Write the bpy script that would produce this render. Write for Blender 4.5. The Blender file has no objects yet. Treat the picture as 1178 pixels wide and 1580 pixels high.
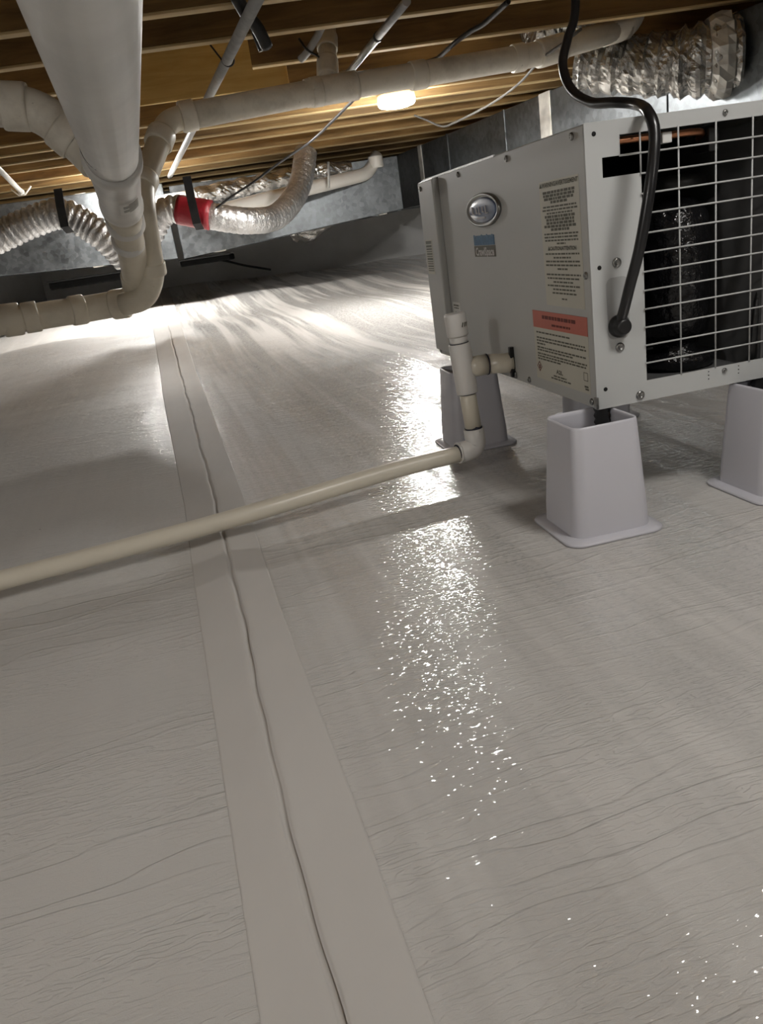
import bpy, bmesh, math, random
import numpy as np
from mathutils import Vector, Matrix
random.seed(7); rng = np.random.default_rng(7)
sc = bpy.context.scene
COL = sc.collection

# ------------------------------------------------------------------ camera
CAMH = 0.415
FPX, PITCH, ROLL = 1211.4, math.radians(19.367), math.radians(8.486)
FW = np.array([0, math.cos(PITCH), -math.sin(PITCH)])
_U = np.array([0, math.sin(PITCH), math.cos(PITCH)]); _R = np.array([1., 0, 0])
RT = _R*math.cos(ROLL) - _U*math.sin(ROLL)
UPV = _U*math.cos(ROLL) + _R*math.sin(ROLL)
cam_d = bpy.data.cameras.new('camera'); cam = bpy.data.objects.new('camera', cam_d); COL.objects.link(cam)
cam_d.sensor_fit = 'VERTICAL'; cam_d.sensor_height = 24.0; cam_d.lens = 24.0*FPX/1580
cam_d.clip_start = 0.02; cam_d.clip_end = 60
m = Matrix.Identity(4)
for i in range(3):
    m[i][0] = RT[i]; m[i][1] = UPV[i]; m[i][2] = -FW[i]
m[2][3] = CAMH
cam.matrix_world = m
sc.camera = cam

# ------------------------------------------------------------------ world, exposure
wd = bpy.data.worlds.new('world'); sc.world = wd; wd.use_nodes = True
wd.node_tree.nodes['Background'].inputs[0].default_value = (0.8, 0.85, 0.9, 1)
wd.node_tree.nodes['Background'].inputs[1].default_value = 0.02
vs = sc.view_settings
vs.view_transform = 'Standard'; vs.look = 'None'; vs.exposure = 0.0; vs.gamma = 1.0; vs.use_curve_mapping = False

sc.cycles.max_bounces = 6; sc.cycles.diffuse_bounces = 4; sc.cycles.glossy_bounces = 3; sc.cycles.transmission_bounces = 2
sc.cycles.caustics_reflective = False; sc.cycles.caustics_refractive = False

JZ = 1.035            # underside of the joists
# the crawl space's lamps and one added fill: position under a joist, watts, colour
LAMPS = [
    # x, y, radiance of the diffuser
    (0.362, 4.20, 450.0),      # the one in view
    (0.60, 0.50, 40.0),       # overhead, in front of the dehumidifier
    (-1.40, 5.62, 450.0),      # far left, behind the drain stack
    (2.00, 6.70, 80.0),       # beyond the metal trunk duct
    (1.40, -1.00, 85.0),      # behind the camera, right
    (-1.50, -0.60, 200.0),     # added fill behind the camera, left, to brighten the floor and side panel
]
LAMP_COL = (1.0, 0.975, 0.935)

def at(px, py, depth):
    """point seen at photo pixel (px,py), depth metres along the view axis"""
    d = FW + RT*(px-589)/FPX - UPV*(py-790)/FPX
    return Vector((d[0]*depth, d[1]*depth, d[2]*depth + CAMH))
def atz(px, py, z):
    d = FW + RT*(px-589)/FPX - UPV*(py-790)/FPX
    t = (z-CAMH)/d[2]
    return Vector((d[0]*t, d[1]*t, z))
def atY(px, py, Y):
    d = FW + RT*(px-589)/FPX - UPV*(py-790)/FPX
    t = Y/d[1]
    return Vector((d[0]*t, Y, d[2]*t + CAMH))

# ------------------------------------------------------------------ materials
def new_mat(name):
    mt = bpy.data.materials.new(name); mt.use_nodes = True
    nt = mt.node_tree; b = nt.nodes['Principled BSDF']
    return mt, nt, b
def N(nt, typ, **kw):
    n = nt.nodes.new(typ)
    for k, v in kw.items():
        if k.startswith('i_'):
            key = k[2:]; key = int(key) if key.isdigit() else key.replace('_', ' ')
            n.inputs[key].default_value = v
        else: setattr(n, k, v)
    return n
def ramp(nt, stops):
    n = nt.nodes.new('ShaderNodeValToRGB'); e = n.color_ramp.elements
    while len(e) < len(stops): e.new(0.5)
    for el, (p, c) in zip(e, stops):
        el.position = p; el.color = (*c, 1) if len(c) == 3 else c
    return n
def simple(name, col, rough=.5, metal=0., var=.0, vscale=8., bump=0., bscale=60., spec=.5, coat=0., stretch=(1, 1, 1), bdist=.002):
    mt, nt, b = new_mat(name)
    b.inputs['Base Color'].default_value = (*col, 1); b.inputs['Roughness'].default_value = rough
    b.inputs['Metallic'].default_value = metal; b.inputs['Specular IOR Level'].default_value = spec
    b.inputs['Coat Weight'].default_value = coat
    tc = N(nt, 'ShaderNodeTexCoord'); mp = N(nt, 'ShaderNodeMapping'); mp.inputs['Scale'].default_value = stretch
    nt.links.new(tc.outputs['Object'], mp.inputs[0])
    if var > 0:
        nz = N(nt, 'ShaderNodeTexNoise', i_Scale=vscale, i_Detail=5.0, i_Roughness=.6)
        nt.links.new(mp.outputs[0], nz.inputs['Vector'])
        r = ramp(nt, [(.3, tuple(c*(1-var) for c in col)), (.7, tuple(min(1, c*(1+var*.6)) for c in col))])
        nt.links.new(nz.outputs[0], r.inputs[0]); nt.links.new(r.outputs[0], b.inputs['Base Color'])
    if bump > 0:
        nb = N(nt, 'ShaderNodeTexNoise', i_Scale=bscale, i_Detail=4.0)
        nt.links.new(mp.outputs[0], nb.inputs['Vector'])
        bp = N(nt, 'ShaderNodeBump', i_Strength=bump, i_Distance=bdist)
        nt.links.new(nb.outputs[0], bp.inputs['Height']); nt.links.new(bp.outputs[0], b.inputs['Normal'])
    return mt

def dirty_pvc(name, col, dirt=(.16, .12, .07), amount=.5, rough=.42):
    """white plastic pipe with grime blotches and speckles"""
    mt, nt, b = new_mat(name)
    tc = N(nt, 'ShaderNodeTexCoord')
    n1 = N(nt, 'ShaderNodeTexNoise', i_Scale=9., i_Detail=8., i_Roughness=.68)
    n2 = N(nt, 'ShaderNodeTexNoise', i_Scale=60., i_Detail=3.)
    nt.links.new(tc.outputs['Object'], n1.inputs['Vector']); nt.links.new(tc.outputs['Object'], n2.inputs['Vector'])
    r1 = ramp(nt, [(.46, (0, 0, 0)), (.78, (amount,)*3)]); nt.links.new(n1.outputs[0], r1.inputs[0])
    r2 = ramp(nt, [(.70, (0, 0, 0)), (.76, (amount*.9,)*3)]); nt.links.new(n2.outputs[0], r2.inputs[0])
    ad = N(nt, 'ShaderNodeMath', operation='MAXIMUM'); nt.links.new(r1.outputs[0], ad.inputs[0]); nt.links.new(r2.outputs[0], ad.inputs[1])
    mx = N(nt, 'ShaderNodeMix', data_type='RGBA'); mx.inputs['A'].default_value = (*col, 1); mx.inputs['B'].default_value = (*dirt, 1)
    nt.links.new(ad.outputs[0], mx.inputs['Factor']); nt.links.new(mx.outputs['Result'], b.inputs['Base Color'])
    b.inputs['Roughness'].default_value = rough
    return mt

def wood_mat(name, dark, light, rough=.75):
    mt, nt, b = new_mat(name)
    tc = N(nt, 'ShaderNodeTexCoord'); oi = N(nt, 'ShaderNodeObjectInfo')
    off = N(nt, 'ShaderNodeVectorMath', operation='SCALE'); off.inputs['Scale'].default_value = 37.
    cmb = N(nt, 'ShaderNodeCombineXYZ')
    for k in range(3): nt.links.new(oi.outputs['Random'], cmb.inputs[k])
    nt.links.new(cmb.outputs[0], off.inputs[0])
    add = N(nt, 'ShaderNodeVectorMath', operation='ADD'); nt.links.new(tc.outputs['Object'], add.inputs[0]); nt.links.new(off.outputs[0], add.inputs[1])
    mp = N(nt, 'ShaderNodeMapping'); mp.inputs['Scale'].default_value = (1.2, 14, 14); nt.links.new(add.outputs[0], mp.inputs[0])
    n1 = N(nt, 'ShaderNodeTexNoise', i_Scale=2.2, i_Detail=7., i_Roughness=.62, i_Distortion=.8); nt.links.new(mp.outputs[0], n1.inputs['Vector'])
    n2 = N(nt, 'ShaderNodeTexNoise', i_Scale=2.3, i_Detail=3.); nt.links.new(add.outputs[0], n2.inputs['Vector'])
    mixv = N(nt, 'ShaderNodeMath', operation='ADD'); nt.links.new(n1.outputs[0], mixv.inputs[0]); nt.links.new(n2.outputs[0], mixv.inputs[1])
    r = ramp(nt, [(.36, dark), (.64, light)])
    hv = N(nt, 'ShaderNodeMath', operation='MULTIPLY'); hv.inputs[1].default_value = .5; nt.links.new(mixv.outputs[0], hv.inputs[0])
    nt.links.new(hv.outputs[0], r.inputs[0])
    hs = N(nt, 'ShaderNodeHueSaturation')
    vr = N(nt, 'ShaderNodeMapRange', i_3=.75, i_4=1.2); nt.links.new(oi.outputs['Random'], vr.inputs[0]); nt.links.new(vr.outputs[0], hs.inputs['Value'])
    nt.links.new(r.outputs[0], hs.inputs['Color']); nt.links.new(hs.outputs[0], b.inputs['Base Color'])
    b.inputs['Roughness'].default_value = rough
    bp = N(nt, 'ShaderNodeBump', i_Strength=.3, i_Distance=.003); nt.links.new(n1.outputs[0], bp.inputs['Height']); nt.links.new(bp.outputs[0], b.inputs['Normal'])
    return mt

def foil_mat(name, col=(.78, .78, .77), rough=.24, scale=26., strength=.8, dist=.012):
    mt, nt, b = new_mat(name)
    b.inputs['Metallic'].default_value = .9; b.inputs['Roughness'].default_value = rough+.03
    tc = N(nt, 'ShaderNodeTexCoord')
    v = N(nt, 'ShaderNodeTexVoronoi', feature='SMOOTH_F1', i_Scale=scale); nz = N(nt, 'ShaderNodeTexNoise', i_Scale=scale*.5, i_Detail=5., i_Distortion=1.2)
    nt.links.new(tc.outputs['Object'], nz.inputs['Vector'])
    mp = N(nt, 'ShaderNodeVectorMath', operation='ADD'); nt.links.new(tc.outputs['Object'], mp.inputs[0])
    sca = N(nt, 'ShaderNodeVectorMath', operation='SCALE'); sca.inputs['Scale'].default_value = .05
    nt.links.new(nz.outputs['Color'], sca.inputs[0]); nt.links.new(sca.outputs[0], mp.inputs[1]); nt.links.new(mp.outputs[0], v.inputs['Vector'])
    ad = N(nt, 'ShaderNodeMath', operation='ADD'); nt.links.new(v.outputs['Distance'], ad.inputs[0]); nt.links.new(nz.outputs[0], ad.inputs[1])
    bp = N(nt, 'ShaderNodeBump', i_Strength=strength, i_Distance=dist); nt.links.new(ad.outputs[0], bp.inputs['Height']); nt.links.new(bp.outputs[0], b.inputs['Normal'])
    n3 = N(nt, 'ShaderNodeTexNoise', i_Scale=7., i_Detail=5.); nt.links.new(tc.outputs['Object'], n3.inputs['Vector'])
    r = ramp(nt, [(.35, tuple(c*.55 for c in col)), (.6, col)]); nt.links.new(n3.outputs[0], r.inputs[0]); nt.links.new(r.outputs[0], b.inputs['Base Color'])
    return mt

def galv_mat(name, col=(.19, .205, .215)):
    mt, nt, b = new_mat(name)
    b.inputs['Metallic'].default_value = 1.
    tc = N(nt, 'ShaderNodeTexCoord')
    v = N(nt, 'ShaderNodeTexVoronoi', i_Scale=38.); nt.links.new(tc.outputs['Object'], v.inputs['Vector'])
    nz = N(nt, 'ShaderNodeTexNoise', i_Scale=3.5, i_Detail=6., i_Roughness=.7); nt.links.new(tc.outputs['Object'], nz.inputs['Vector'])
    bw = N(nt, 'ShaderNodeRGBToBW'); nt.links.new(v.outputs['Color'], bw.inputs[0])
    m1 = N(nt, 'ShaderNodeMath', operation='MULTIPLY_ADD'); m1.inputs[1].default_value = .35; nt.links.new(bw.outputs[0], m1.inputs[0]); nt.links.new(nz.outputs[0], m1.inputs[2])
    r = ramp(nt, [(.4, tuple(c*.6 for c in col)), (.95, tuple(min(1, c*1.25) for c in col))]); nt.links.new(m1.outputs[0], r.inputs[0]); nt.links.new(r.outputs[0], b.inputs['Base Color'])
    rr = N(nt, 'ShaderNodeMapRange', i_3=.30, i_4=.5); nt.links.new(m1.outputs[0], rr.inputs[0]); nt.links.new(rr.outputs[0], b.inputs['Roughness'])
    bp = N(nt, 'ShaderNodeBump', i_Strength=.25, i_Distance=.01); nt.links.new(nz.outputs[0], bp.inputs['Height']); nt.links.new(bp.outputs[0], b.inputs['Normal'])
    return mt

SEAM = math.radians(13.0)
def membrane_mat(name, wrinkles=True):
    """white reinforced polyethylene ground sheet"""
    mt, nt, b = new_mat(name)
    L = nt.links.new
    tc = N(nt, 'ShaderNodeTexCoord')
    rot = N(nt, 'ShaderNodeMapping'); rot.inputs['Rotation'].default_value = (0, 0, -SEAM); L(tc.outputs['Object'], rot.inputs[0])
    # long faint bands that run with the roll
    mb = N(nt, 'ShaderNodeMapping'); mb.inputs['Scale'].default_value = (6, .22, 1); L(rot.outputs[0], mb.inputs[0])
    nb = N(nt, 'ShaderNodeTexNoise', i_Scale=1.6, i_Detail=3., i_Roughness=.65); L(mb.outputs[0], nb.inputs['Vector'])
    nd = N(nt, 'ShaderNodeTexNoise', i_Scale=2.2, i_Detail=3., i_Roughness=.6); L(tc.outputs['Object'], nd.inputs['Vector'])
    sm = N(nt, 'ShaderNodeMath', operation='ADD'); L(nb.outputs[0], sm.inputs[0]); L(nd.outputs[0], sm.inputs[1])
    hv = N(nt, 'ShaderNodeMath', operation='MULTIPLY'); hv.inputs[1].default_value = .5; L(sm.outputs[0], hv.inputs[0])
    r = ramp(nt, [(.36, (.58, .558, .532)), (.50, (.61, .592, .566)), (.64, (.64, .626, .604))]); L(hv.outputs[0], r.inputs[0])
    # a few dark specks of dirt
    sp = N(nt, 'ShaderNodeTexVoronoi', i_Scale=5.5); L(tc.outputs['Object'], sp.inputs['Vector'])
    spr = ramp(nt, [(.010, (1, 1, 1)), (.016, (0, 0, 0))]); L(sp.outputs['Distance'], spr.inputs[0])
    mx = N(nt, 'ShaderNodeMix', data_type='RGBA'); mx.inputs['B'].default_value = (.05, .045, .04, 1)
    L(spr.outputs[0], mx.inputs['Factor']); L(r.outputs[0], mx.inputs['A']); L(mx.outputs['Result'], b.inputs['Base Color'])
    b.inputs['Roughness'].default_value = .5; b.inputs['Specular IOR Level'].default_value = .3
    # crosswise crinkles: long thin ridges across the roll, in patches
    mw = N(nt, 'ShaderNodeMapping'); mw.inputs['Scale'].default_value = (.22, 1, 1); L(rot.outputs[0], mw.inputs[0])
    def ridges(scale, dist, dscale, lo):
        wv = N(nt, 'ShaderNodeTexWave', wave_type='BANDS', bands_direction='Y', i_Scale=scale, i_Distortion=dist, i_Detail=1.5, i_Detail_Scale=dscale, i_Detail_Roughness=.55)
        L(mw.outputs[0], wv.inputs['Vector'])
        q = N(nt, 'ShaderNodeMapRange', i_1=lo, i_2=1., i_3=0., i_4=1., interpolation_type='SMOOTHSTEP'); L(wv.outputs['Fac'], q.inputs[0]); return q
    def patch(scale, lo, hi, a, c, vec=None):
        g = N(nt, 'ShaderNodeTexNoise', i_Scale=scale, i_Detail=1.); L((vec or mw).outputs[0], g.inputs['Vector'])
        q = N(nt, 'ShaderNodeMapRange', i_1=lo, i_2=hi, i_3=a, i_4=c); L(g.outputs[0], q.inputs[0]); return q
    def mul(a, c):
        q = N(nt, 'ShaderNodeMath', operation='MULTIPLY'); L(a.outputs[0], q.inputs[0])
        if isinstance(c, float): q.inputs[1].default_value = c
        else: L(c.outputs[0], q.inputs[1])
        return q
    def addn(a, c):
        q = N(nt, 'ShaderNodeMath', operation='ADD'); L(a.outputs[0], q.inputs[0]); L(c.outputs[0], q.inputs[1]); return q
    big = mul(ridges(12., 12., 2.2, .80), patch(7., .36, .58, .15, 1.))
    mid = mul(mul(ridges(24., 14., 5., .55), patch(11., .34, .60, .1, 1.)), .6)
    fin = mul(mul(ridges(70., 16., 14., .3), patch(5., .35, .65, .35, 1.)), .13)
    hsum = addn(addn(big, mid), fin)
    bp1 = N(nt, 'ShaderNodeBump', i_Strength=.8, i_Distance=.0016); L(hsum.outputs[0], bp1.inputs['Height'])
    L(bp1.outputs[0], b.inputs['Normal'])
    # glossy skin with a woven grain that glitters
    ms = N(nt, 'ShaderNodeMapping'); ms.inputs['Scale'].default_value = (170, 285, 1); L(rot.outputs[0], ms.inputs[0])
    gl = N(nt, 'ShaderNodeTexNoise', i_Scale=1., i_Detail=2., i_Roughness=.6); L(ms.outputs[0], gl.inputs['Vector'])
    ce = N(nt, 'ShaderNodeVectorMath', operation='SUBTRACT'); ce.inputs[1].default_value = (.5, .5, .5); L(gl.outputs['Color'], ce.inputs[0])
    am = N(nt, 'ShaderNodeVectorMath', operation='MULTIPLY'); am.inputs[1].default_value = (.80, 1.10, 0.); L(ce.outputs[0], am.inputs[0])
    ge = N(nt, 'ShaderNodeNewGeometry')
    sn = N(nt, 'ShaderNodeVectorMath', operation='ADD'); L(ge.outputs['Normal'], sn.inputs[0]); L(am.outputs[0], sn.inputs[1])
    nn = N(nt, 'ShaderNodeVectorMath', operation='NORMALIZE'); L(sn.outputs[0], nn.inputs[0]); L(nn.outputs[0], b.inputs['Coat Normal'])
    b.inputs['Coat IOR'].default_value = 2.35; b.inputs['Coat Roughness'].default_value = .085
    cw = N(nt, 'ShaderNodeMapRange', i_1=.42, i_2=.54, i_3=.15, i_4=1.); L(nb.outputs[0], cw.inputs[0])
    # the roll on the left of the seam is a duller sheet
    sx = N(nt, 'ShaderNodeSeparateXYZ'); L(rot.outputs[0], sx.inputs[0])
    side = N(nt, 'ShaderNodeMapRange', i_1=.01, i_2=.03, i_3=.18, i_4=1.); L(sx.outputs['X'], side.inputs[0])
    cws = mul(cw, side); L(cws.outputs[0], b.inputs['Coat Weight'])
    return mt

M = {}
M['membrane'] = membrane_mat('white_membrane')
M['wall_membrane'] = simple('grey_wall_liner', (.55, .555, .55), .5, var=.12, vscale=2.5, bump=.3, bscale=9., bdist=.02)
M['tape'] = simple('seam_tape', (.58, .558, .53), .68, spec=.2, var=.10, vscale=3., bump=.35, bscale=14., stretch=(1, .4, 1), bdist=.004)
M['joist'] = wood_mat('joist_wood', (.11, .060, .019), (.33, .20, .070))
M['edge'] = wood_mat('joist_edge_lit', (.34, .235, .11), (.48, .36, .18))  # joist wood made paler to paint in the floor bounce on the undersides
M['ply'] = wood_mat('subfloor_wood', (.17, .09, .03), (.42, .26, .09))
M['panel'] = wood_mat('fresh_plywood', (.55, .36, .10), (.78, .56, .22))
M['pvc'] = simple('white_pvc', (.74, .72, .67), .32, var=.06, vscale=6.)
M['pvc_grey'] = simple('drain_pvc', (.66, .65, .62), .40, var=.16, vscale=5., stretch=(1, 1, 1))
M['pvc_dirty'] = dirty_pvc('grimy_pvc', (.72, .68, .59))
M['pvc_cream'] = dirty_pvc('cream_pvc', (.66, .61, .50), amount=.25)
M['drain_cream'] = simple('condensate_pvc', (.72, .67, .56), .3, var=.05, vscale=8.)
M['drain_white'] = simple('fitting_pvc', (.75, .73, .70), .3, var=.04, vscale=9.)
M['foil'] = foil_mat('crinkled_foil', (.66, .65, .62), scale=15., dist=.03)
M['flex'] = foil_mat('flex_foil', (.62, .62, .62), rough=.27, scale=60., strength=.7, dist=.006)
M['foil_tape'] = foil_mat('foil_tape', (.80, .78, .72), .3, 20., .5, .006); M['foil_tape'].node_tree.nodes['Principled BSDF'].inputs['Metallic'].default_value = .35
M['galv'] = galv_mat('galvanized_steel')
M['black'] = simple('black_rubber', (.012, .012, .012), .42, spec=.5)
M['cord'] = simple('black_cord', (.010, .010, .011), .28, spec=.6)
M['blackmatte'] = simple('black_foam', (.006, .006, .006), .95, spec=.1)
M['strap'] = simple('black_webbing', (.008, .008, .009), .8, bump=.5, bscale=300.)
M['red'] = simple('red_tape', (.30, .014, .025), .38, bump=.5, bscale=40., bdist=.006)
M['steel'] = simple('steel_conduit', (.50, .51, .52), .32, metal=.9, var=.25, vscale=20.)
M['cable_grey'] = simple('grey_cable', (.10, .095, .085), .7)
M['conduit'] = simple('grey_conduit', (.38, .38, .37), .45, var=.2, vscale=25.)
M['paint'] = simple('grey_painted_steel', (.47, .472, .455), .42, var=.02, vscale=3., bump=.12, bscale=500., bdist=.0004, spec=.45)
M['paint_front'] = simple('front_painted_steel', (.50, .51, .505), .45, var=.02, vscale=3., spec=.4)
M['plate'] = simple('grey_plate', (.36, .365, .36), .5)
M['inner'] = simple('inner_sheet', (.10, .10, .10), .6)
M['screw'] = simple('zinc_screw', (.34, .34, .33), .28, metal=1., var=.3, vscale=200.)
M['hole'] = simple('dark_hole', (.008, .008, .008), .9)
M['riser'] = simple('grey_plastic', (.56, .555, .60), .36, var=.02, vscale=5.)
M['label'] = simple('cream_label', (.55, .53, .45), .5, var=.05, vscale=10.)
M['label_red'] = simple('red_label', (.52, .13, .085), .45, var=.06, vscale=20.)
M['label_white'] = simple('white_label', (.72, .71, .68), .45)
M['ink'] = simple('label_ink', (.09, .085, .06), .6)
M['ink_red'] = simple('dark_red_ink', (.13, .02, .012), .6)
M['badge'] = simple('blue_badge', (.13, .18, .30), .35, var=.35, vscale=60., coat=.6)
M['badge_rim'] = simple('chrome_rim', (.30, .30, .29), .38, metal=1.)
M['logo_blue'] = simple('logo_blue', (.045, .15, .28), .5, var=.25, vscale=120.)
M['logo_light'] = simple('logo_pale', (.55, .52, .50), .5)
M['copper'] = simple('copper', (.72, .32, .17), .3, metal=1., var=.2, vscale=40.)
M['compressor'] = simple('black_compressor', (.008, .008, .009), .16, bump=.9, bscale=45., bdist=.01, spec=.6)
M['marker'] = simple('dark_marker', (.012, .012, .03), .5)
M['lamp_body'] = simple('lamp_housing', (.80, .62, .42), .4)
M['insul'] = simple('wall_concrete', (.30, .30, .30), .9, var=.2, vscale=5., bump=.4, bscale=30.)
M['clamp'] = simple('dark_clamp', (.03, .03, .03), .4, metal=.6)
def glow_mat(strength):
    mt, nt, b = new_mat('lamp_glow'); b.inputs['Base Color'].default_value = (.9, .9, .9, 1)
    b.inputs['Emission Color'].default_value = (*LAMP_COL, 1); b.inputs['Emission Strength'].default_value = strength
    return mt

M['rim_glow'] = glow_mat(3.0); M['rim_glow'].node_tree.nodes['Principled BSDF'].inputs['Emission Color'].default_value = (1, .62, .28, 1)

# ------------------------------------------------------------------ mesh helpers
class MB:
    def __init__(s): s.v = []; s.f = []; s.smooth = []
    def add(s, vs_, fs, smooth=True):
        o = len(s.v); s.v += [tuple(x) for x in vs_]; s.f += [tuple(i+o for i in f) for f in fs]; s.smooth += [smooth]*len(fs)
    def box(s, x0, x1, y0, y1, z0, z1):
        vs_ = [(x, y, z) for z in (z0, z1) for y in (y0, y1) for x in (x0, x1)]
        s.add(vs_, [(0, 2, 3, 1), (4, 5, 7, 6), (0, 1, 5, 4), (1, 3, 7, 5), (3, 2, 6, 7), (2, 0, 4, 6)], False)
    def rings(s, rings, closed=False, cap0=True, cap1=True, smooth=True):
        n = len(rings[0]); vs_ = [p for r in rings for p in r]; fs = []
        R = len(rings)
        for i in range(R if closed else R-1):
            j = (i+1) % R
            for k in range(n):
                k2 = (k+1) % n
                fs.append((i*n+k, i*n+k2, j*n+k2, j*n+k))
        s.add(vs_, fs, smooth)
        o = len(s.v)-len(vs_)
        if not closed:
            if cap0: s.f.append(tuple(o+k for k in reversed(range(n)))); s.smooth.append(False)
            if cap1: s.f.append(tuple(o+(R-1)*n+k for k in range(n))); s.smooth.append(False)
    def tube(s, pts, rad, seg=18, cap=True, jitter=0., smooth=True):
        pts = [Vector(p) for p in pts]
        if not hasattr(rad, '__len__'): rad = [rad]*len(pts)
        rings = []; T0 = None; nrm = None
        for i, p in enumerate(pts):
            a = pts[max(0, i-1)]; c = pts[min(len(pts)-1, i+1)]; t = (c-a).normalized()
            if nrm is None:
                up = Vector((0, 0, 1)) if abs(t.z) < .9 else Vector((1, 0, 0))
                nrm = (up-t*up.dot(t)).normalized()
            else:
                nrm = (nrm-t*nrm.dot(t)).normalized()
            bn = t.cross(nrm)
            ring = []
            for k in range(seg):
                an = 2*math.pi*k/seg; r = rad[i]*(1+(jitter*rng.normal() if jitter else 0))
                ring.append(p+nrm*math.cos(an)*r+bn*math.sin(an)*r)
            rings.append(ring)
        s.rings(rings, cap0=cap, cap1=cap, smooth=smooth)
    def lathe(s, prof, seg=28, mat=None):
        """prof: (r,z) list, around local z"""
        rings = []
        for r, z in prof: rings.append([Vector((r*math.cos(2*math.pi*k/seg), r*math.sin(2*math.pi*k/seg), z)) for k in range(seg)])
        if mat is not None: rings = [[mat @ p for p in r] for r in rings]
        s.rings(rings)
    def build(s, name, mat, parent=None, bevel=0., segs=2):
        me = bpy.data.meshes.new(name); me.from_pydata(s.v, [], s.f); me.validate()
        if len(me.polygons) == len(s.smooth): me.polygons.foreach_set('use_smooth', s.smooth)
        bm = bmesh.new(); bm.from_mesh(me); bmesh.ops.recalc_face_normals(bm, faces=bm.faces); bm.to_mesh(me); bm.free()
        me.materials.append(M[mat] if isinstance(mat, str) else mat)
        o = bpy.data.objects.new(name, me); COL.objects.link(o)
        if parent is not None: o.parent = parent
        if bevel > 0:
            bv = o.modifiers.new('bevel', 'BEVEL'); bv.width = bevel; bv.segments = segs; bv.limit_method = 'ANGLE'; bv.angle_limit = math.radians(40)
        return o
def tag(o, label=None, cat=None, group=None, kind=None):
    if label: o['label'] = label
    if cat: o['category'] = cat
    if group: o['group'] = group
    if kind: o['kind'] = kind
    return o
def empty(name, loc=(0, 0, 0), rz=0.):
    o = bpy.data.objects.new(name, None); COL.objects.link(o); o.location = loc; o.rotation_euler = (0, 0, rz); o.empty_display_size = .05
    return o
def tube_obj(name, pts, rad, mat, parent=None, seg=18, jitter=0., smooth=True):
    mb = MB(); mb.tube(pts, rad, seg, True, jitter, smooth); return mb.build(name, mat, parent)
def box_obj(name, b, mat, parent=None, bevel=0., segs=2):
    mb = MB(); mb.box(*b); return mb.build(name, mat, parent, bevel, segs)
def fillet(pts, r, n=8):
    pts = [Vector(p) for p in pts]; out = [pts[0]]
    rr = r if hasattr(r, '__len__') else [r]*len(pts)
    for i in range(1, len(pts)-1):
        a, b_, c = pts[i-1], pts[i], pts[i+1]
        d1 = (a-b_); d2 = (c-b_); l = min(rr[i], d1.length*.49, d2.length*.49)
        p0 = b_+d1.normalized()*l; p1 = b_+d2.normalized()*l
        for k in range(n+1):
            t = k/n; out.append(p0*(1-t)**2+b_*2*t*(1-t)+p1*t*t)
    out.append(pts[-1]); return out
def catmull(pts, n=8):
    P = [Vector(p) for p in pts]; P = [P[0]*2-P[1]]+P+[P[-1]*2-P[-2]]; out = []
    for i in range(1, len(P)-2):
        for k in range(n):
            t = k/n; a, b_, c, d = P[i-1], P[i], P[i+1], P[i+2]
            out.append(.5*((2*b_)+(c-a)*t+(2*a-5*b_+4*c-d)*t*t+(3*b_-a-3*c+d)*t**3))
    out.append(P[-2]); return out
def arclen(pts):
    L = [0.]
    for a, b_ in zip(pts, pts[1:]): L.append(L[-1]+(b_-a).length)
    return L
def resample(pts, step):
    L = arclen(pts); n = max(2, int(L[-1]/step)+1); out = []
    j = 0
    for k in range(n):
        s = L[-1]*k/(n-1)
        while j < len(L)-2 and L[j+1] < s: j += 1
        t = (s-L[j])/max(1e-9, L[j+1]-L[j]); out.append(pts[j].lerp(pts[j+1], min(1, max(0, t))))
    return out
def collar(name, p, direction, r, length, mat, parent, seg=22, rim=.10):
    """a pipe hub with a slight rim at both ends, centred at p"""
    p = Vector(p); d = Vector(direction).normalized(); h = length/2
    prof = [(-h, r), (-h+.1*length, r*(1+rim*.4)), (h-.1*length, r*(1+rim*.4)), (h, r)]
    mb = MB(); mb.tube([p+d*a for a, _ in prof], [q for _, q in prof], seg); return mb.build(name, mat, parent)

# ================================================================== SETTING
def fz(x, y):
    """ground height: flat near the dehumidifier, rising and uneven towards the back"""
    z = 0.
    if y > 3.0: z += .19*((min(y, 8.)-3.0)/5.)**1.35
    # rounded lip in the ground under the low drain pipe
    g = max(0., min(1., (-x-.2-.12*y)/.9))
    z += .058*g*math.exp(-((y-4.75-.12*x)/(.26 if y < 4.75+.12*x else .5))**2)
    k = max(0., min(1., (y-1.9)/1.5))
    z += k*(.016*math.sin(1.7*x+.6*y)+.012*math.sin(2.9*y-1.1*x+1.)+.006*math.sin(7*x+3*y))
    return z
XS = sorted(set(np.round(np.concatenate([np.arange(-2.9, -1., .06), np.arange(-1., 1.2, .035), np.arange(1.2, 4.01, .1)]), 4)))
YS = sorted(set(np.round(np.concatenate([np.arange(-2.5, .2, .1), np.arange(.2, 3., .035), np.arange(3., 8.0, .05), [8.02]]), 4)))
vs_ = [(x, y, fz(x, y)) for y in YS for x in XS]; nx = len(XS)
fs = [(j*nx+i, j*nx+i+1, (j+1)*nx+i+1, (j+1)*nx+i) for j in range(len(YS)-1) for i in range(nx-1)]
mb = MB(); mb.add(vs_, fs); floor = mb.build('floor', 'membrane'); tag(floor, kind='structure')

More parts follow.
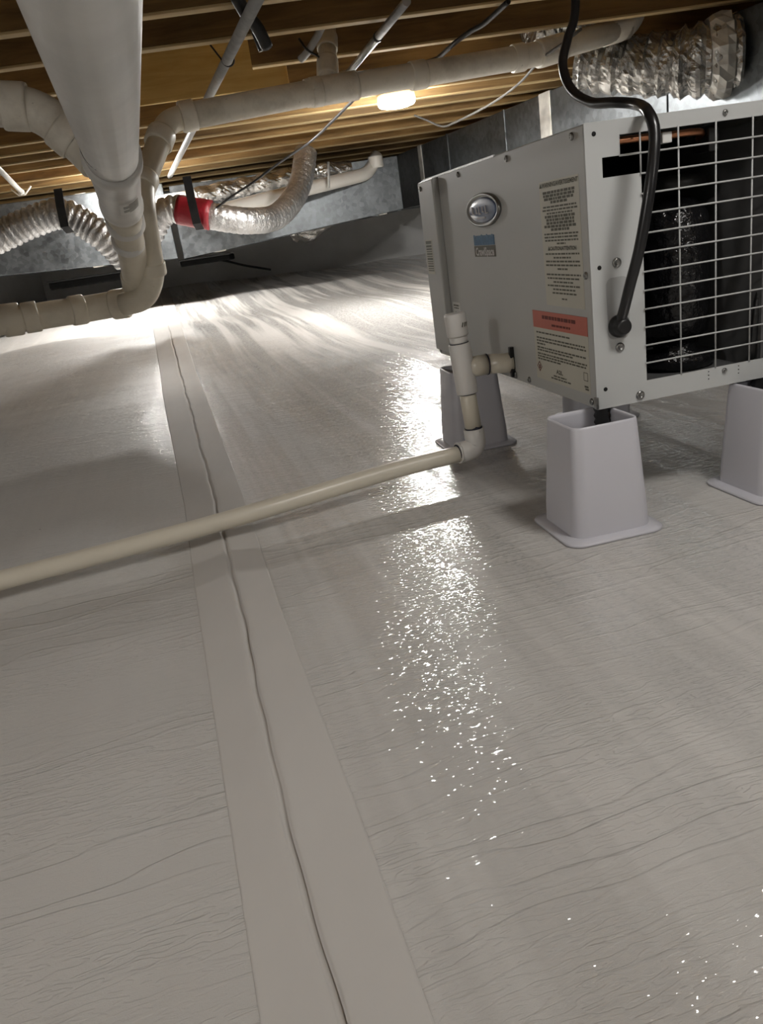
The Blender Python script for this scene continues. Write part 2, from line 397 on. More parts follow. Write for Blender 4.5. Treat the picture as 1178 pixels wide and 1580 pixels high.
# seam tape with its crease, lying on the sheet
def lerp_tab(tab, y):
    for (y0, x0), (y1, x1) in zip(tab, tab[1:]):
        if y <= y1: return x0+(x1-x0)*(y-y0)/(y1-y0)
    (y0, x0), (y1, x1) = tab[-2:]; return x0+(x1-x0)*(y-y0)/(y1-y0)
TL = [(-.6, .115), (.2, -.078), (.341, -.114), (.564, -.167), (1.002, -.270), (1.376, -.355), (2.78, -.70), (4.93, -1.205), (7.9, -1.90)]
TC = [(-.6, .165), (.2, -.036), (.325, -.064), (.553, -.119), (1.201, -.258), (2.78, -.621), (4.93, -1.115), (7.9, -1.80)]
TR = [(-.6, .21), (.2, .015), (.317, -.013), (.484, -.049), (.90, -.145), (1.376, -.245), (2.78, -.56), (4.93, -1.04), (7.9, -1.70)]
ys = np.concatenate([np.arange(-.6, .25, .1), np.arange(.25, 3., .012), np.arange(3., 7.95, .05)])
verts = []; ncol = 0
for y in ys:
    wv = .0012*math.sin(9*y)+.0009*math.sin(23*y+1)+.0006*math.sin(61*y)
    xl, xc, xr = lerp_tab(TL, y), lerp_tab(TC, y)+wv, lerp_tab(TR, y)
    k = .0030+.0010*math.sin(13*y+.5)+.0006*math.sin(37*y)
    cs = [(xl-.0006, -.0006), (xl, .0006), (xl+.002, .0008), (xl*.6+xc*.4, .0018), (xc-.010, .0036), (xc-.0052, .0042), (xc-.0038, .0036), (xc-.0028, .0006),
          (xc+.0008, .0004), (xc+k*.5+.0014, .0040), (xc+k+.002, .0044), (xc+.012, .0036), (xc*.4+xr*.6, .0018), (xr-.002, .0008), (xr, .0006), (xr+.0006, -.0006)]
    ncol = len(cs)
    for x, z in cs: verts.append((x, y, fz(x, y)+z))
fs = [(j*ncol+i, j*ncol+i+1, (j+1)*ncol+i+1, (j+1)*ncol+i) for j in range(len(ys)-1) for i in range(ncol-1)]
mb = MB(); mb.add(verts, fs); tape = mb.build('seam_tape', 'tape', floor); tape['label'] = 'smooth white seam tape with a dark crease along its middle'

# walls
def wall(name, p0, p1, z0, z1, mat, thick=.1):
    p0 = Vector((*p0, 0)); p1 = Vector((*p1, 0)); d = (p1-p0).normalized(); n = Vector((d.y, -d.x, 0))
    mb = MB(); vs_ = []
    for z in (z0, z1):
        for q in (p0, p1, p1-n*thick, p0-n*thick): vs_.append((q.x, q.y, z))
    mb.add(vs_, [(0, 1, 5, 4), (1, 2, 6, 5), (2, 3, 7, 6), (3, 0, 4, 7), (4, 5, 6, 7), (3, 2, 1, 0)], False)
    return tag(mb.build(name, mat), kind='structure')
wall('wall_back', (-3.0, 8.0), (4.1, 8.0), -.05, 1.27, 'wall_membrane')
wall('wall_left', (-2.9, -2.5), (-2.9, 8.0), -.05, 1.27, 'wall_membrane')
wall('wall_right', (4.0, 8.0), (4.0, -2.5), -.05, 1.27, 'wall_membrane')
wall('wall_front', (4.1, -2.5), (-3.0, -2.5), -.05, 1.27, 'insul')

# ceiling: subfloor with joists
ceil = MB(); ceil.box(-3.0, 4.1, -2.6, 8.1, JZ+.235, JZ+.26); ceiling = ceil.build('ceiling', 'ply'); tag(ceiling, kind='structure')
YJ = math.radians(90-86.63)          # joists are turned a little against the view
jdir = Vector((math.cos(YJ), math.sin(YJ), 0)); jn = Vector((-math.sin(YJ), math.cos(YJ), 0))
def joist(d, x0=-3.4, x1=4.5, mat='joist', h=.235, t=.038, z=JZ):
    o = box_obj('joist', (x0, x1, -t/2, t/2, .008, h), mat, ceiling, .002, 1)
    if mat == 'joist': box_obj('lit_bottom_edge', (x0, x1, -t/2-.0005, t/2+.0005, 0, .008), 'edge', o, .0015, 1)  # pale strip stands for light on the joist's underside
    o.location = (jn.x*d, jn.y*d, z); o.rotation_euler = (0, 0, YJ); return o
for d in (-2.2, -1.75, -1.3, -.85, -.4, .05, .5, .95, 1.3, 1.68, 2.06):
    joist(d)
for d in (2.455, 2.80): joist(d)
joist(3.24, -3.4, -.60); joist(3.24, -.035, 4.5)
joist(3.66, -3.4, -.62); joist(3.70, -.62, .10, 'panel', .233, .02); joist(3.66, .10, 4.5)
for d in (4.19, 4.50, 4.80, 5.16, 5.66, 6.1, 6.5, 6.95, 7.4, 7.75): joist(d)
# ================================================================== LAMPS
def lamp(x, y, watts, label, r=.088):
    t = empty('ceiling_lamp', (x, y, JZ)); tag(t, label, 'lamp')  # also used for the added fill lamp
    mb = MB(); mb.lathe([(r*.9, 0), (r, -.003), (r, -.008), (r*.95, -.010)]); mb.build('housing', 'lamp_body', t)
    mb = MB(); mb.lathe([(r*.95, -.009), (r*1.03, -.012), (r*1.04, -.034), (r*1.0, -.036)]); mb.build('glowing_rim', 'rim_glow', t)
    mb = MB(); mb.lathe([(r*.98, -.035), (r*1.03, -.037), (r*1.02, -.050), (r*.92, -.060), (r*.65, -.066), (r*.2, -.068)]); mb.build('diffuser', glow_mat(watts), t)
    return t
LL = ['round lit lamp on the joists behind the white vent pipe', 'round ceiling lamp above the front of the dehumidifier, out of view',
      'round ceiling lamp hidden behind the large drain pipe', 'round ceiling lamp beyond the metal trunk duct, out of view', 'round ceiling lamp behind the viewer on the right', 'round fill lamp added behind the viewer on the left']
for i_, ((x, y, wts), lb) in enumerate(zip(LAMPS, LL)): lamp(x, y, wts, lb, .11 if i_ == 1 else .088)

# ================================================================== DEHUMIDIFIER
BX = Vector((0.3062, 1.0235, 0.1534)); YB = math.radians(10.107)
W, L, H = .34, .709, .35
deh = empty('dehumidifier', BX, YB)
tag(deh, 'grey metal crawl space dehumidifier with white wire grille standing on four plastic risers', 'dehumidifier')
T = .0015
# side panel (left face, x=0), slight proud fold at its edges
box_obj('side_panel', (0, .003, .001, .604, .001, H-.001), 'paint', deh, .0012)
rf = box_obj('rear_flange', (-.012, .003, .606, L, .010, H-.004), 'paint', deh, .003)
box_obj('rear_flange_foot', (-.004, .003, .64, L, .0, .012), 'paint', deh, .001)
box_obj('top_panel', (0.003, W-.003, .002, L, H-.002, H), 'paint', deh, .0006)
box_obj('top_lip', (-.001, .002, .30, L, H-.003, H+.0005), 'screw', deh)
box_obj('bottom_panel', (0.003, W-.003, .002, L, .0, .003), 'paint', deh)
box_obj('side_panel', (W-.003, W, .002, L, .0, H), 'paint', deh)
box_obj('back_panel', (.003, W-.003, L-.003, L, .003, H-.002), 'paint', deh)
# front panel: sheet with the grille cut-outs (cells that stay are filled)
xs = [0, .022, .046, .0735, .316, W]; zs = [0, .027, .2865, .3095, .3105, .3325, H]
mb = MB()
def opening(i, j):
    xm = (xs[i]+xs[i+1])/2; zm = (zs[j]+zs[j+1])/2
    if .0735 < xm < .316 and .027 < zm < .3325: return True
    if .046 < xm < .0735 and .3105 < zm < .3325: return True
    if .022 < xm < .0735 and .2865 < zm < .3095: return True
    return False
vid = {}
def vtx(i, j, k):
    key = (i, j, k)
    if key not in vid: vid[key] = len(mb.v); mb.v.append((xs[i], -.0012 if k == 0 else .0008, zs[j]))
    return vid[key]
nx_, nz_ = len(xs)-1, len(zs)-1
solid = lambda i, j: 0 <= i < nx_ and 0 <= j < nz_ and not opening(i, j)
for i in range(nx_):
    for j in range(nz_):
        if not solid(i, j): continue
        q = [(i, j), (i+1, j), (i+1, j+1), (i, j+1)]
        mb.f.append(tuple(vtx(*p, 0) for p in q)); mb.f.append(tuple(vtx(*p, 1) for p in reversed(q)))
        for (di, dj), (a, c) in {(0, -1): (0, 1), (1, 0): (1, 2), (0, 1): (2, 3), (-1, 0): (3, 0)}.items():
            if not solid(i+di, j+dj): mb.f.append((vtx(*q[a], 0), vtx(*q[a], 1), vtx(*q[c], 1), vtx(*q[c], 0)))
mb.smooth = [False]*len(mb.f)
fp = mb.build('front_panel', 'paint_front', deh)
fp['label'] = 'pale grey front panel'
# wire grille
for k in range(5):
    x = .0728+.0517*k
    z0, z1 = (.2865, .334) if k == 0 else (.026, .334)
    tube_obj('wire', [(x, -.0016, z0), (x, -.0016, z1)], .0011, 'paint_front', fp, 8)
for k in range(14):
    z = .0275+.02345*k
    if k == 13: break
    x0 = .046 if abs(z-.31) < .006 else (.0735 if z < .28 else .022)
    x0 = .0735 if k < 11 else (.0735 if k == 11 else .046)
    if k == 0: continue
    tube_obj('wire', [(x0-.002, -.0032, z), (.318, -.0032, z)], .0011, 'paint_front', fp, 8)
# inside: black foam lining, pan, compressor, copper line
box_obj('lining', (.004, .010, .004, .55, .012, H-.004), 'blackmatte', deh)
box_obj('rear_baffle', (.010, W-.01, .30, .31, .004, H-.004), 'blackmatte', deh)
box_obj('inner_divider', (.262, .266, .02, .30, .006, .33), 'inner', deh)
box_obj('base_pan', (.010, W-.006, .006, .30, .004, .010), 'inner', deh)
mb = MB(); mt_ = Matrix.Translation((.195, .125, .012))
mb.lathe([(.052, 0), (.058, .008), (.058, .018), (.030, .024), (.034, .04), (.046, .05), (.050, .07), (.050, .19), (.047, .215), (.030, .235), (.012, .242)], 28, mt_)
comp = mb.build('compressor', 'compressor', deh); comp['label'] = 'glossy black compressor behind the grille'
mb = MB(); mb.lathe([(.044, .262), (.046, .265), (.046, .275), (.02, .28)], 24, Matrix.Translation((.195, .125, .0))); mb.build('compressor_cap', 'black', comp)
cp = tube_obj('copper_pipe', catmull([(.012, .020, .3255), (.06, .016, .327), (.12, .014, .3255), (.165, .016, .3245), (.18, .04, .318)], 6), .0045, 'copper', deh, 12)
box_obj('pipe_tag', (.108, .121, .006, .018, .3165, .329), 'label_white', cp, .001)
box_obj('junction_block', (.176, .19, .012, .05, .30, .328), 'black', deh, .002)
tube_obj('hose', catmull([(.255, .03, .02), (.262, .03, .09), (.275, .035, .15), (.27, .05, .2)], 6), .005, 'black', deh, 10)
# recessed oblong plate of the cord entry
mb = MB(); pr = []
for k in range(24):
    a = 2*math.pi*k/24; cx_ = .0355; cz_ = .1285; hx, hz, rr = .0155, .039, .009
    x = cx_+math.copysign(hx-rr, math.cos(a))+rr*math.cos(a); z = cz_+math.copysign(hz-rr, math.sin(a))+rr*math.sin(a); pr.append((x, z))
mb.rings([[Vector((x, -.0014, z)) for x, z in pr], [Vector((x, -.0020, z)) for x, z in pr]]); mb.build('cord_plate', 'plate', deh)
# screws
def screw(x, y, z, nrm, r=.0048, plain=False):
    n = Vector(nrm); up = Vector((0, 0, 1)); m4 = n.to_track_quat('Z', 'Y').to_matrix().to_4x4(); m4.translation = Vector((x, y, z))
    mb = MB()
    if plain: mb.lathe([(r, 0), (r, .0004), (r*.3, .0004)], 12, m4); return mb.build('screw_hole', 'hole', deh)
    mb.lathe([(r, 0), (r, .001), (r*.85, .0022), (r*.45, .0029), (r*.42, .0018), (r*.1, .0018)], 14, m4); return mb.build('screw', 'screw', deh)
LN = (-1, 0, 0); FN = (0, -1, 0)
for u_, z_ in ((.481, .339), (.249, .339), (.031, .340), (.012, .174), (.013, .009), (.226, .009)): screw(0, u_, z_, LN)
screw(-.012, .689, .333, LN); screw(-.004, .700, .007, LN)
for w_, z_ in ((.036, .185), (.036, .078), (.063, .009)): screw(w_, -.0014, z_, FN, .0062)
for w_, z_ in ((.19, .0205), (.189, .3415)): screw(w_, -.0014, z_, FN, .0036)
for w_, z_ in ((.0125, .337), (.012, .182), (.013, .026)): screw(w_, -.0012, z_, FN, .0028, True)
for w_ in (.166, .212):
    for z_ in (.013, .018, .023): screw(w_, -.0012, z_, FN, .0008, True)
# hinge-like fold at the lower front corner
box_obj('corner_clip', (-.0022, .0018, -.003, .004, .001, .017), 'screw', deh, .0006)

# left-face prints
def on_left(name, u0, u1, z0, z1, t, mat, parent=deh, bev=0.):
    return box_obj(name, (-t, .0005, min(u0, u1), max(u0, u1), z0, z1), mat, parent, bev)
def print_mesh(name, rects, t0, t1, mat, parent):
    mb = MB()
    for u0, u1, z0, z1 in rects: mb.box(-t1, -t0, min(u0, u1), max(u0, u1), min(z0, z1), max(z0, z1))
    return mb.build(name, mat, parent)
def dashes(u_left, u_right, z, h, centre=True, frac=1., seed=0):
    """one line of unreadably small print: word-long strokes, u runs from left (far) to right (near)"""
    r = random.Random(seed); out = []
    full = u_left-u_right; wdt = full*frac; a = u_left-(full-wdt)/2 if centre else u_left
    x = a
    while x > a-wdt+.002:
        wl = min(r.uniform(.004, .013), x-(a-wdt)); out.append((x, x-wl, z-h/2, z+h/2)); x -= wl+.0022
    return out
def text_obj(name, body, size, uc, zc, t, mat, parent, sx=1., bold=0.):
    cu = bpy.data.curves.new(name, 'FONT'); cu.body = body; cu.size = size; cu.align_x = 'CENTER'; cu.align_y = 'CENTER'; cu.offset = bold; cu.resolution_u = 2
    tmp = bpy.data.objects.new(name+'_curve', cu); COL.objects.link(tmp)
    dg = bpy.context.evaluated_depsgraph_get(); dg.update()
    me = bpy.data.meshes.new_from_object(tmp.evaluated_get(dg)); bpy.data.objects.remove(tmp)
    for v in me.vertices:
        x, y = v.co.x*sx, v.co.y; v.co = (-t, uc-x, zc+y)
    me.name = name; me.materials.clear(); me.materials.append(M[mat]); o = bpy.data.objects.new(name, me); COL.objects.link(o); o.parent = parent
    return o
wl = on_left('warning_label', .139, .019, .131, .296, .0003, 'label'); wl['label'] = 'tall cream warning label'
text_obj('heading_text', '\u25b2WARNING/AVERTISSEMENT', .0078, .079, .2905, .0006, 'ink', wl, 1.12, .00022)
text_obj('caution_text', '\u25b2CAUTION/ATTENTION', .0070, .078, .2085, .0006, 'ink', wl, 1.1, .0003)
rects = []; z = .281; spec = [(.92, .0034), (.90, .0034), (.86, .0034), (.48, .0034), None, (.95, .0022), (1., .0022), (.75, .0022), (.88, .0034), (.8, .0034), (.8, .0034), (.95, .0034), (.55, .0034), None, (.98, .0022), (.98, .0022), (.96, .0022), (.25, .0022)]
for k, s_ in enumerate(spec):
    if s_ is None: z -= .0015; continue
    rects += dashes(.132, .026, z, s_[1], True, s_[0], k); z -= .0042
z = .2015
for k, s_ in enumerate([(.98, .0022), (.5, .0022), (.98, .0022), (1., .0022), (.3, .0022), None, (1., .0022), (.95, .0022), (.6, .0022), (.98, .0022), (.65, .0022), (.7, .0022), None, (.15, .002)]):
    if s_ is None: z -= .0025; continue
    rects += dashes(.132, .026, z, s_[1], True, s_[0], 50+k); z -= .0050
print_mesh('small_print', rects, .0003, .0005, 'ink', wl)

rl = on_left('refrigerant_label', .193, .015, .018, .121, .0003, 'label'); rl['label'] = 'cream label with a red warning band on top'
rb = on_left('red_band', .193, .015, .096, .121, .0006, 'label_red', rl)
print_mesh('band_print', dashes(.165, .04, .1125, .005, True, .9, 301)+dashes(.14, .05, .1025, .003, True, .7, 302), .0006, .0008, 'ink_red', rl)
rects = []
for k, (z, fr) in enumerate([(.089, .7), (.081, .98), (.0765, 1.), (.072, .2), (.0665, 1.), (.0625, .75), (.057, 1.), (.053, .98), (.049, .5)]):
    rects += dashes(.184, .022, z, .0022, False, fr, 80+k)
rects += dashes(.14, .08, .0285, .002, True, .7, 95)+dashes(.14, .075, .0245, .002, True, 1., 96)
print_mesh('small_print', rects, .0003, .0005, 'ink', rl)
text_obj('mark_text', 'A2L', .0085, .110, .0355, .0006, 'ink', rl, 1.5, .0003)
# flame diamond and small square symbols
mb = MB(); c = Vector((-.0005, .180, .037))
mb.add([c+Vector((0, .009, 0)), c+Vector((0, 0, .0085)), c+Vector((0, -.009, 0)), c+Vector((0, 0, -.0085)), c+Vector((0, .0065, 0)), c+Vector((0, 0, .006)), c+Vector((0, -.0065, 0)), c+Vector((0, 0, -.006))],
       [(0, 1, 5, 4), (1, 2, 6, 5), (2, 3, 7, 6), (3, 0, 4, 7)], False)
mb.box(-.0006, -.0004, .178, .182, .0335, .0395)
mb.build('flame_diamond', 'ink_red', rl)
mb = MB()
for (a, b_, c_, d_) in ((.033, .021, .0460, .0468), (.033, .021, .0352, .036), (.033, .0322, .0352, .0468), (.0218, .021, .0352, .0468), (.032, .021, .026, .0285), (.030, .020, .0225, .025)):
    mb.box(-.0006, -.0004, min(a, b_), max(a, b_), c_, d_)
mb.build('approval_marks', 'ink', rl)
# oval badge
bd = empty('badge'); bd.parent = deh; bd.location = (0, .366, .2735)
def oval(r0, r1, t0, t1, n=40): return [[Vector((-t, math.cos(2*math.pi*k/n)*a, math.sin(2*math.pi*k/n)*b_)) for k in range(n)] for a, b_, t in ((r0, r1, t0), (r0, r1, t1))]
mb = MB(); n = 40
prof = [(.080, .0265, 0.), (.080, .0265, .004), (.076, .0245, .0055), (.071, .0222, .0045), (.066, .0205, .0028)]
mb.rings([[Vector((-t, math.cos(2*math.pi*k/n)*a, math.sin(2*math.pi*k/n)*b_)) for k in range(n)] for a, b_, t in prof]); mb.build('badge_rim', 'badge_rim', bd)
mb = MB(); prof = [(.068, .021, .0025), (.060, .018, .0042), (.03, .009, .0052), (.005, .0015, .0054)]
mb.rings([[Vector((-t, math.cos(2*math.pi*k/n)*a, math.sin(2*math.pi*k/n)*b_)) for k in range(n)] for a, b_, t in prof]); mb.build('badge_face', 'badge', bd)
mb = MB()
for (uu, zz_, ww, hh) in ((.036, .001, .012, .012), (.018, .0, .008, .009), (.004, .0, .01, .012), (-.012, .001, .008, .009), (-.028, .0, .012, .012), (.0, -.012, .04, .0018)):
    mb.box(-.0068, -.005, uu-ww/2, uu+ww/2, zz_-hh/2, zz_-hh/2+.0016); mb.box(-.0068, -.005, uu+ww/2-.003, uu+ww/2, zz_-hh/2, zz_+hh/2)
mb.build('badge_lettering', 'logo_light', bd)
# two-line logo below the badge: bold blue strokes over pale outlined strokes (too small to read)
lg = empty('logo'); lg.parent = deh; lg.location = (0, .379, .2175)
r = random.Random(3); up_ = []; lo_ = []; ou = []
x = .050
for k in range(8):
    ww = .0115; hgt = (.017, .0155, .014, .017, .0145, .017, .0145, .0165)[k]
    up_ += [(x, x-.0045, .001, .001+hgt), (x-.0045, x-.0105, .001, .0045), (x-.007, x-.0105, .001, .001+hgt*.85), (x-.0045, x-.0105, hgt-.004, hgt-.0008)]
    x -= .0126
ou = [(.052, -.052, -.0182, -.0002)]
print_mesh('outline', ou, .0001, .0003, 'ink', lg); print_mesh('blue_lettering', up_, .0001, .0006, 'logo_blue', lg)
print_mesh('blue_backing', [(.051, -.05, .0005, .0165)], .0001, .0004, 'logo_blue', lg); text_obj('pale_lettering', 'CrawlSpace', .0185, 0., -.0105, .0007, 'logo_light', lg, 1.02, .0006)
# serial sticker on the rear flange and a small code sticker
ss = box_obj('serial_sticker', (-.0124, -.0118, .650, .697, .168, .235), 'label', rf)
mb = MB(); z = .233
for k, t_ in enumerate((.006, .004, .003, .002, .003, .002, .004, .002, .002, .003, .002, .002)):
    mb.box(-.0127, -.0123, .655, .693, z-t_, z); z -= t_+.0022
mb.build('serial_print', 'ink', ss)
cs_ = on_left('code_sticker', .592, .548, .078, .114, .0003, 'label_white')
print_mesh('code_print', dashes(.588, .552, .108, .003, True, .9, 7)+dashes(.588, .552, .103, .002, True, .8, 8)+dashes(.588, .552, .094, .004, True, .5, 9), .0003, .0005, 'ink', cs_)
# rubber feet
for fx, fy in ((.012, .011), (.253, .011), (.014, .4985), (.256, .514)):
    mb = MB(); pr = [(.010, .0)]
    for k in range(6): pr += [(.0110, -.002-.009*k), (.0088, -.0065-.009*k)]
    pr += [(.011, -.062), (.012, -.1470)]
    mb.lathe(pr, 18, Matrix.Translation((fx, fy, 0))); mb.build('rubber_foot', 'black', deh)

# ================================================================== RISERS
def rsq(h, r, z, n=6):
    out = []
    for q, (sx, sy) in enumerate(((1, 1), (-1, 1), (-1, -1), (1, -1))):
        for k in range(n+1):
            a = math.pi/2*q+math.pi/2*k/n
            out.append(Vector((sx*(h-r)+r*math.cos(a), sy*(h-r)+r*math.sin(a), z)))
    return out
def riser(x, y, label, rz):
    t = empty('plastic_riser', (x, y, 0), rz); tag(t, label, 'riser', 'plastic risers under the dehumidifier')
    mb = MB()
    mb.rings([rsq(.0550, .019, .004), rsq(.0543, .019, .03), rsq(.0462, .015, .149), rsq(.0453, .0145, .1515), rsq(.0440, .011, .152), rsq(.0424, .0105, .1505), rsq(.0420, .010, .146), rsq(.0500, .012, .006)], closed=False, cap0=False, cap1=False)
    mb.build('body', 'riser', t)
    mb = MB(); mb.rings([rsq(.0675, .021, .0), rsq(.0690, .022, .0022), rsq(.0675, .021, .0045), rsq(.0550, .016, .0068)]); mb.build('flange', 'riser', t)
    return t
riser(.290, 1.000, 'grey tapered riser under the near corner of the dehumidifier', YB)
riser(.560, 1.046, 'grey tapered riser cut by the right edge, under the front', YB+.02)
riser(.205, 1.512, 'grey tapered riser standing behind the white drain elbow', YB-.02)
riser(.468, 1.575, 'grey tapered riser mostly hidden behind the near one', YB)

# ================================================================== POWER CORD
def loc2w(w_, u_, z_): return BX+Matrix.Rotation(YB, 3, 'Z') @ Vector((w_, u_, z_))
cord = empty('power_cord', loc2w(.036, 0, .108)); tag(cord, 'thick black power cord looping from the ceiling into the grille panel', 'cord')
pts = [loc2w(.0335, -.006, .107), loc2w(.0335, -.020, .128), loc2w(.0335, -.037, .159), loc2w(.0395, -.052, .203), loc2w(.051, -.058, .267), loc2w(.0635, -.050, .322), loc2w(.067, -.032, .349)]
pts = [p for p in pts]+[Vector(at(983, 161, .99)), at(950, 158, 1.03), at(912, 158, 1.09), at(882, 138, 1.14), at(869, 100, 1.17), at(877, 58, 1.19), at(888, 15, 1.21), Vector((.43, 1.44, .80)), Vector((.45, 1.55, .95)), Vector((.46, 1.63, 1.045))]
pts = [p-Vector(cord.location) for p in pts]
cb = tube_obj('cable', resample(catmull(pts, 10), .008), .0068, 'cord', cord, 16)
mb = MB(); m4 = Matrix.Rotation(YB, 4, 'Z') @ Vector(FN).to_track_quat('Z', 'Y').to_matrix().to_4x4()
m4.translation = Matrix.Rotation(YB, 3, 'Z') @ Vector((-.0015, -.0022, -.002))
mb.lathe([(.0145, 0), (.0148, .004), (.0125, .006), (.0125, .009), (.0105, .013), (.0095, .017), (.0075, .018)], 20, m4); mb.build('gland', 'black', cord)

# ================================================================== CONDENSATE DRAIN
dr = empty('condensate_drain', (.178, 1.303, 0)); tag(dr, 'thin white plastic drain pipe running over the sheet from the dehumidifier', 'pipe')
D0 = Vector(dr.location)
root = loc2w(0, .297, .026)
base = Vector((.1785, 1.303, .0465)); tee = Vector((.1690, 1.303, .202)); top = Vector((.1665, 1.303, .262))
up_ = (tee-base).normalized()
def dobj(name, pts, rad, mat, seg=20): return tube_obj(name, [Vector(p)-D0 for p in pts], rad, mat, dr, seg)
far_l = Vector((-2.4, .50, .030)); left_pt = Vector((-.549, 1.043, .031))
fdir = Vector((-.549, 1.043, .031)) - base
mid1 = Vector((-.239, 1.146, .036))
floor_pts = [base+Vector((-.028, -.010, -.002)), Vector((.02, 1.252, .043)), mid1, left_pt, Vector((-1.2, .82, .028)), Vector((-2.2, .52, .026))]
dobj('long_pipe', resample(catmull(floor_pts, 8), .03), .0140, 'drain_cream')
fd = (floor_pts[1]-base).normalized()
# elbow
el = fillet([base+fd*.034, base, base+up_*.036], .030, 8)
dobj('elbow', el, .0175, 'drain_white')
dobj('elbow_lip', [base+fd*.036, base+fd*.0335], .0183, 'drain_white')
dobj('joint_ring', [base+fd*.0375, base+fd*.0358], .0152, 'marker')
dobj('joint_ring', [base+up_*.0358, base+up_*.0380], .0150, 'marker')
dobj('primer_smear', [base+up_*.036+Vector((.004, -.004, 0)), base+up_*.041+Vector((.0065, -.005, 0))], [.0130, .0095], 'marker')
dobj('upright_pipe', [base+up_*.030, base+up_*.115], .0142, 'drain_cream')
t0 = tee-up_*.058; t1 = tee+up_*.026
dobj('tee', [t0, t0+up_*.002, t1-up_*.002, t1], [.0176, .0182, .0182, .0176], 'drain_white')
dobj('joint_ring', [t0-up_*.0016, t0], .0152, 'marker')
# side outlet to the dehumidifier
bdir = (root-tee); bdir.z = 0; bdir.normalize()
tb = tee-up_*.016
e1 = tb+bdir*.040; rootp = root+Vector((0, 0, .003))
dobj('tee_branch', [tb+bdir*.010, e1], .0170, 'drain_cream')
dobj('joint_ring', [e1, e1+bdir*.0015], .0178, 'marker')
dobj('adapter', [e1+bdir*.0015, rootp-bdir*.010, rootp-bdir*.002], [.0164, .0164, .0172], 'drain_cream')
box = box_obj('clamp', (-.0075, -.0002, .283, .291, .006, .056), 'clamp', None, .001); box.parent = dr; box.location = BX-D0; box.rotation_euler = (0, 0, YB)
box = box_obj('clamp_plate', (-.004, -.0002, .278, .300, .004, .014), 'screw', None, .0008); box.parent = dr; box.location = BX-D0; box.rotation_euler = (0, 0, YB)
dobj('vent_neck', [t1-up_*.004, t1+up_*.016], .0150, 'drain_white')
dobj('joint_ring', [t1+.0*up_, t1+up_*.0012], .0158, 'marker')
c0 = t1+up_*.012
dobj('vent_cap', [c0, c0+up_*.002, c0+up_*.034, c0+up_*.037], [.0172, .0178, .0176, .0165], 'drain_white')
mb = MB(); q = c0+up_*.018-D0
for k in range(3):
    a = -1.15+.28*k; mb.tube([q+Vector((math.cos(a), math.sin(a), 0))*.0172+Vector((0, 0, -.003)), q+Vector((math.cos(a+.15), math.sin(a+.15), 0))*.0174+Vector((0, 0, .004))], .0012, 6)
mb.build('cap_print', 'ink', dr)

# ================================================================== LARGE DRAIN PIPE (upper left) with its low run
sp = empty('drain_stack', (-.6, 2.4, 0)); tag(sp, 'large grey-white drain pipe coming overhead and dropping to the left', 'pipe'); S0 = Vector(sp.location)
def sobj(name, pts, rad, mat='pvc_grey', seg=26): return tube_obj(name, [Vector(p)-S0 for p in pts], rad, mat, sp, seg)
pa = Vector((.313, -1.2, .685)); pb = at(172, 240, 1.72); pdir = (pb-pa).normalized()
sobj('main_pipe', [pa, pa.lerp(pb, .5), pb], .057, 'pvc_grey', 40)
R1 = at(168, 222, 1.58)
def ring_at(p, d, r, name='joint_ring', mat='marker', t=.0022): return sobj(name, [p-d*t/2, p+d*t/2], r, mat, 36)
ring_at(R1, pdir, .0579, t=.005)
pc = pb+pdir*.12
hub = [(0, .0575), (.004, .064), (.03, .0660), (.055, .0640), (.075, .059), (.20, .0585)]
pe = at(188, 318, 2.25)
w0 = pb-pdir*.02
d2 = (pe-w0).normalized()
LW = (pe-w0).length
sobj('wye_fitting', [w0, w0+d2*.004, w0+d2*.05, w0+d2*.07, w0+d2*.09, w0+d2*(LW-.09), w0+d2*(LW-.06), w0+d2*(LW-.05), pe-d2*.01, pe], [.058, .065, .066, .064, .0585, .056, .058, .0605, .0605, .057], 'pvc_grey', 36)
# paper label wrapped on the fitting
lab = MB(); nseg = 8; c = w0+d2*(LW*.55); tc_ = Vector((0, 0, CAMH))-c; bn = (tc_-d2*tc_.dot(d2)).normalized(); un = d2.cross(bn)
rows = []
for s_ in (-.07, .07):
    for k in range(nseg+1):
        a = -.95+1.05*k/nseg
        rows.append(c+d2*s_+(bn*math.cos(a)+un*math.sin(a))*.0588-S0)
lab.add(rows, [(k, k+1, nseg+2+k, nseg+1+k) for k in range(nseg)]); lb_ = lab.build('pipe_label', 'label_white', sp)
pm_ = MB()
for r_ in range(7):
    rw = []
    for s_ in (-.052+.0155*r_, -.045+.0155*r_):
        for k in range(nseg+1):
            a = -.80+(.75 if r_ % 3 else .5)*k/nseg; rw.append(c+d2*s_+(bn*math.cos(a)+un*math.sin(a))*.0593-S0)
    pm_.add(rw, [(k, k+1, nseg+2+k, nseg+1+k) for k in range(nseg)])
pm_.build('label_print', 'ink', lb_)
g = [pe, at(196, 350, 2.36), at(206, 402, 2.55), at(216, 462, 2.74), at(150, 474, 2.75), at(60, 488, 2.66), at(-40, 502, 2.58), at(-300, 540, 2.4)]
path = fillet(g, [.05, .03, .03, .075, .03, .05, .05, .05], 10)
sobj('run_pipe', path, [.050]*2+[.0445]*(len(path)-2), 'pvc_cream', 28)
def scol(px, py, dep, px2, py2, dep2, r, ln, mat='pvc_cream', name='coupling'):
    p = at(px, py, dep); q = at(px2, py2, dep2)
    return collar(name, p-S0, (q-p), r, ln, mat, sp, 28)
scol(193, 341, 2.34, 197, 355, 2.38, .0545, .05, 'pvc_grey')
scol(198, 372, 2.44, 206, 402, 2.55, .0475, .035, 'pvc_grey')
scol(211, 432, 2.65, 216, 462, 2.74, .0488, .06)
scol(185, 469, 2.745, 150, 474, 2.75, .0490, .055)
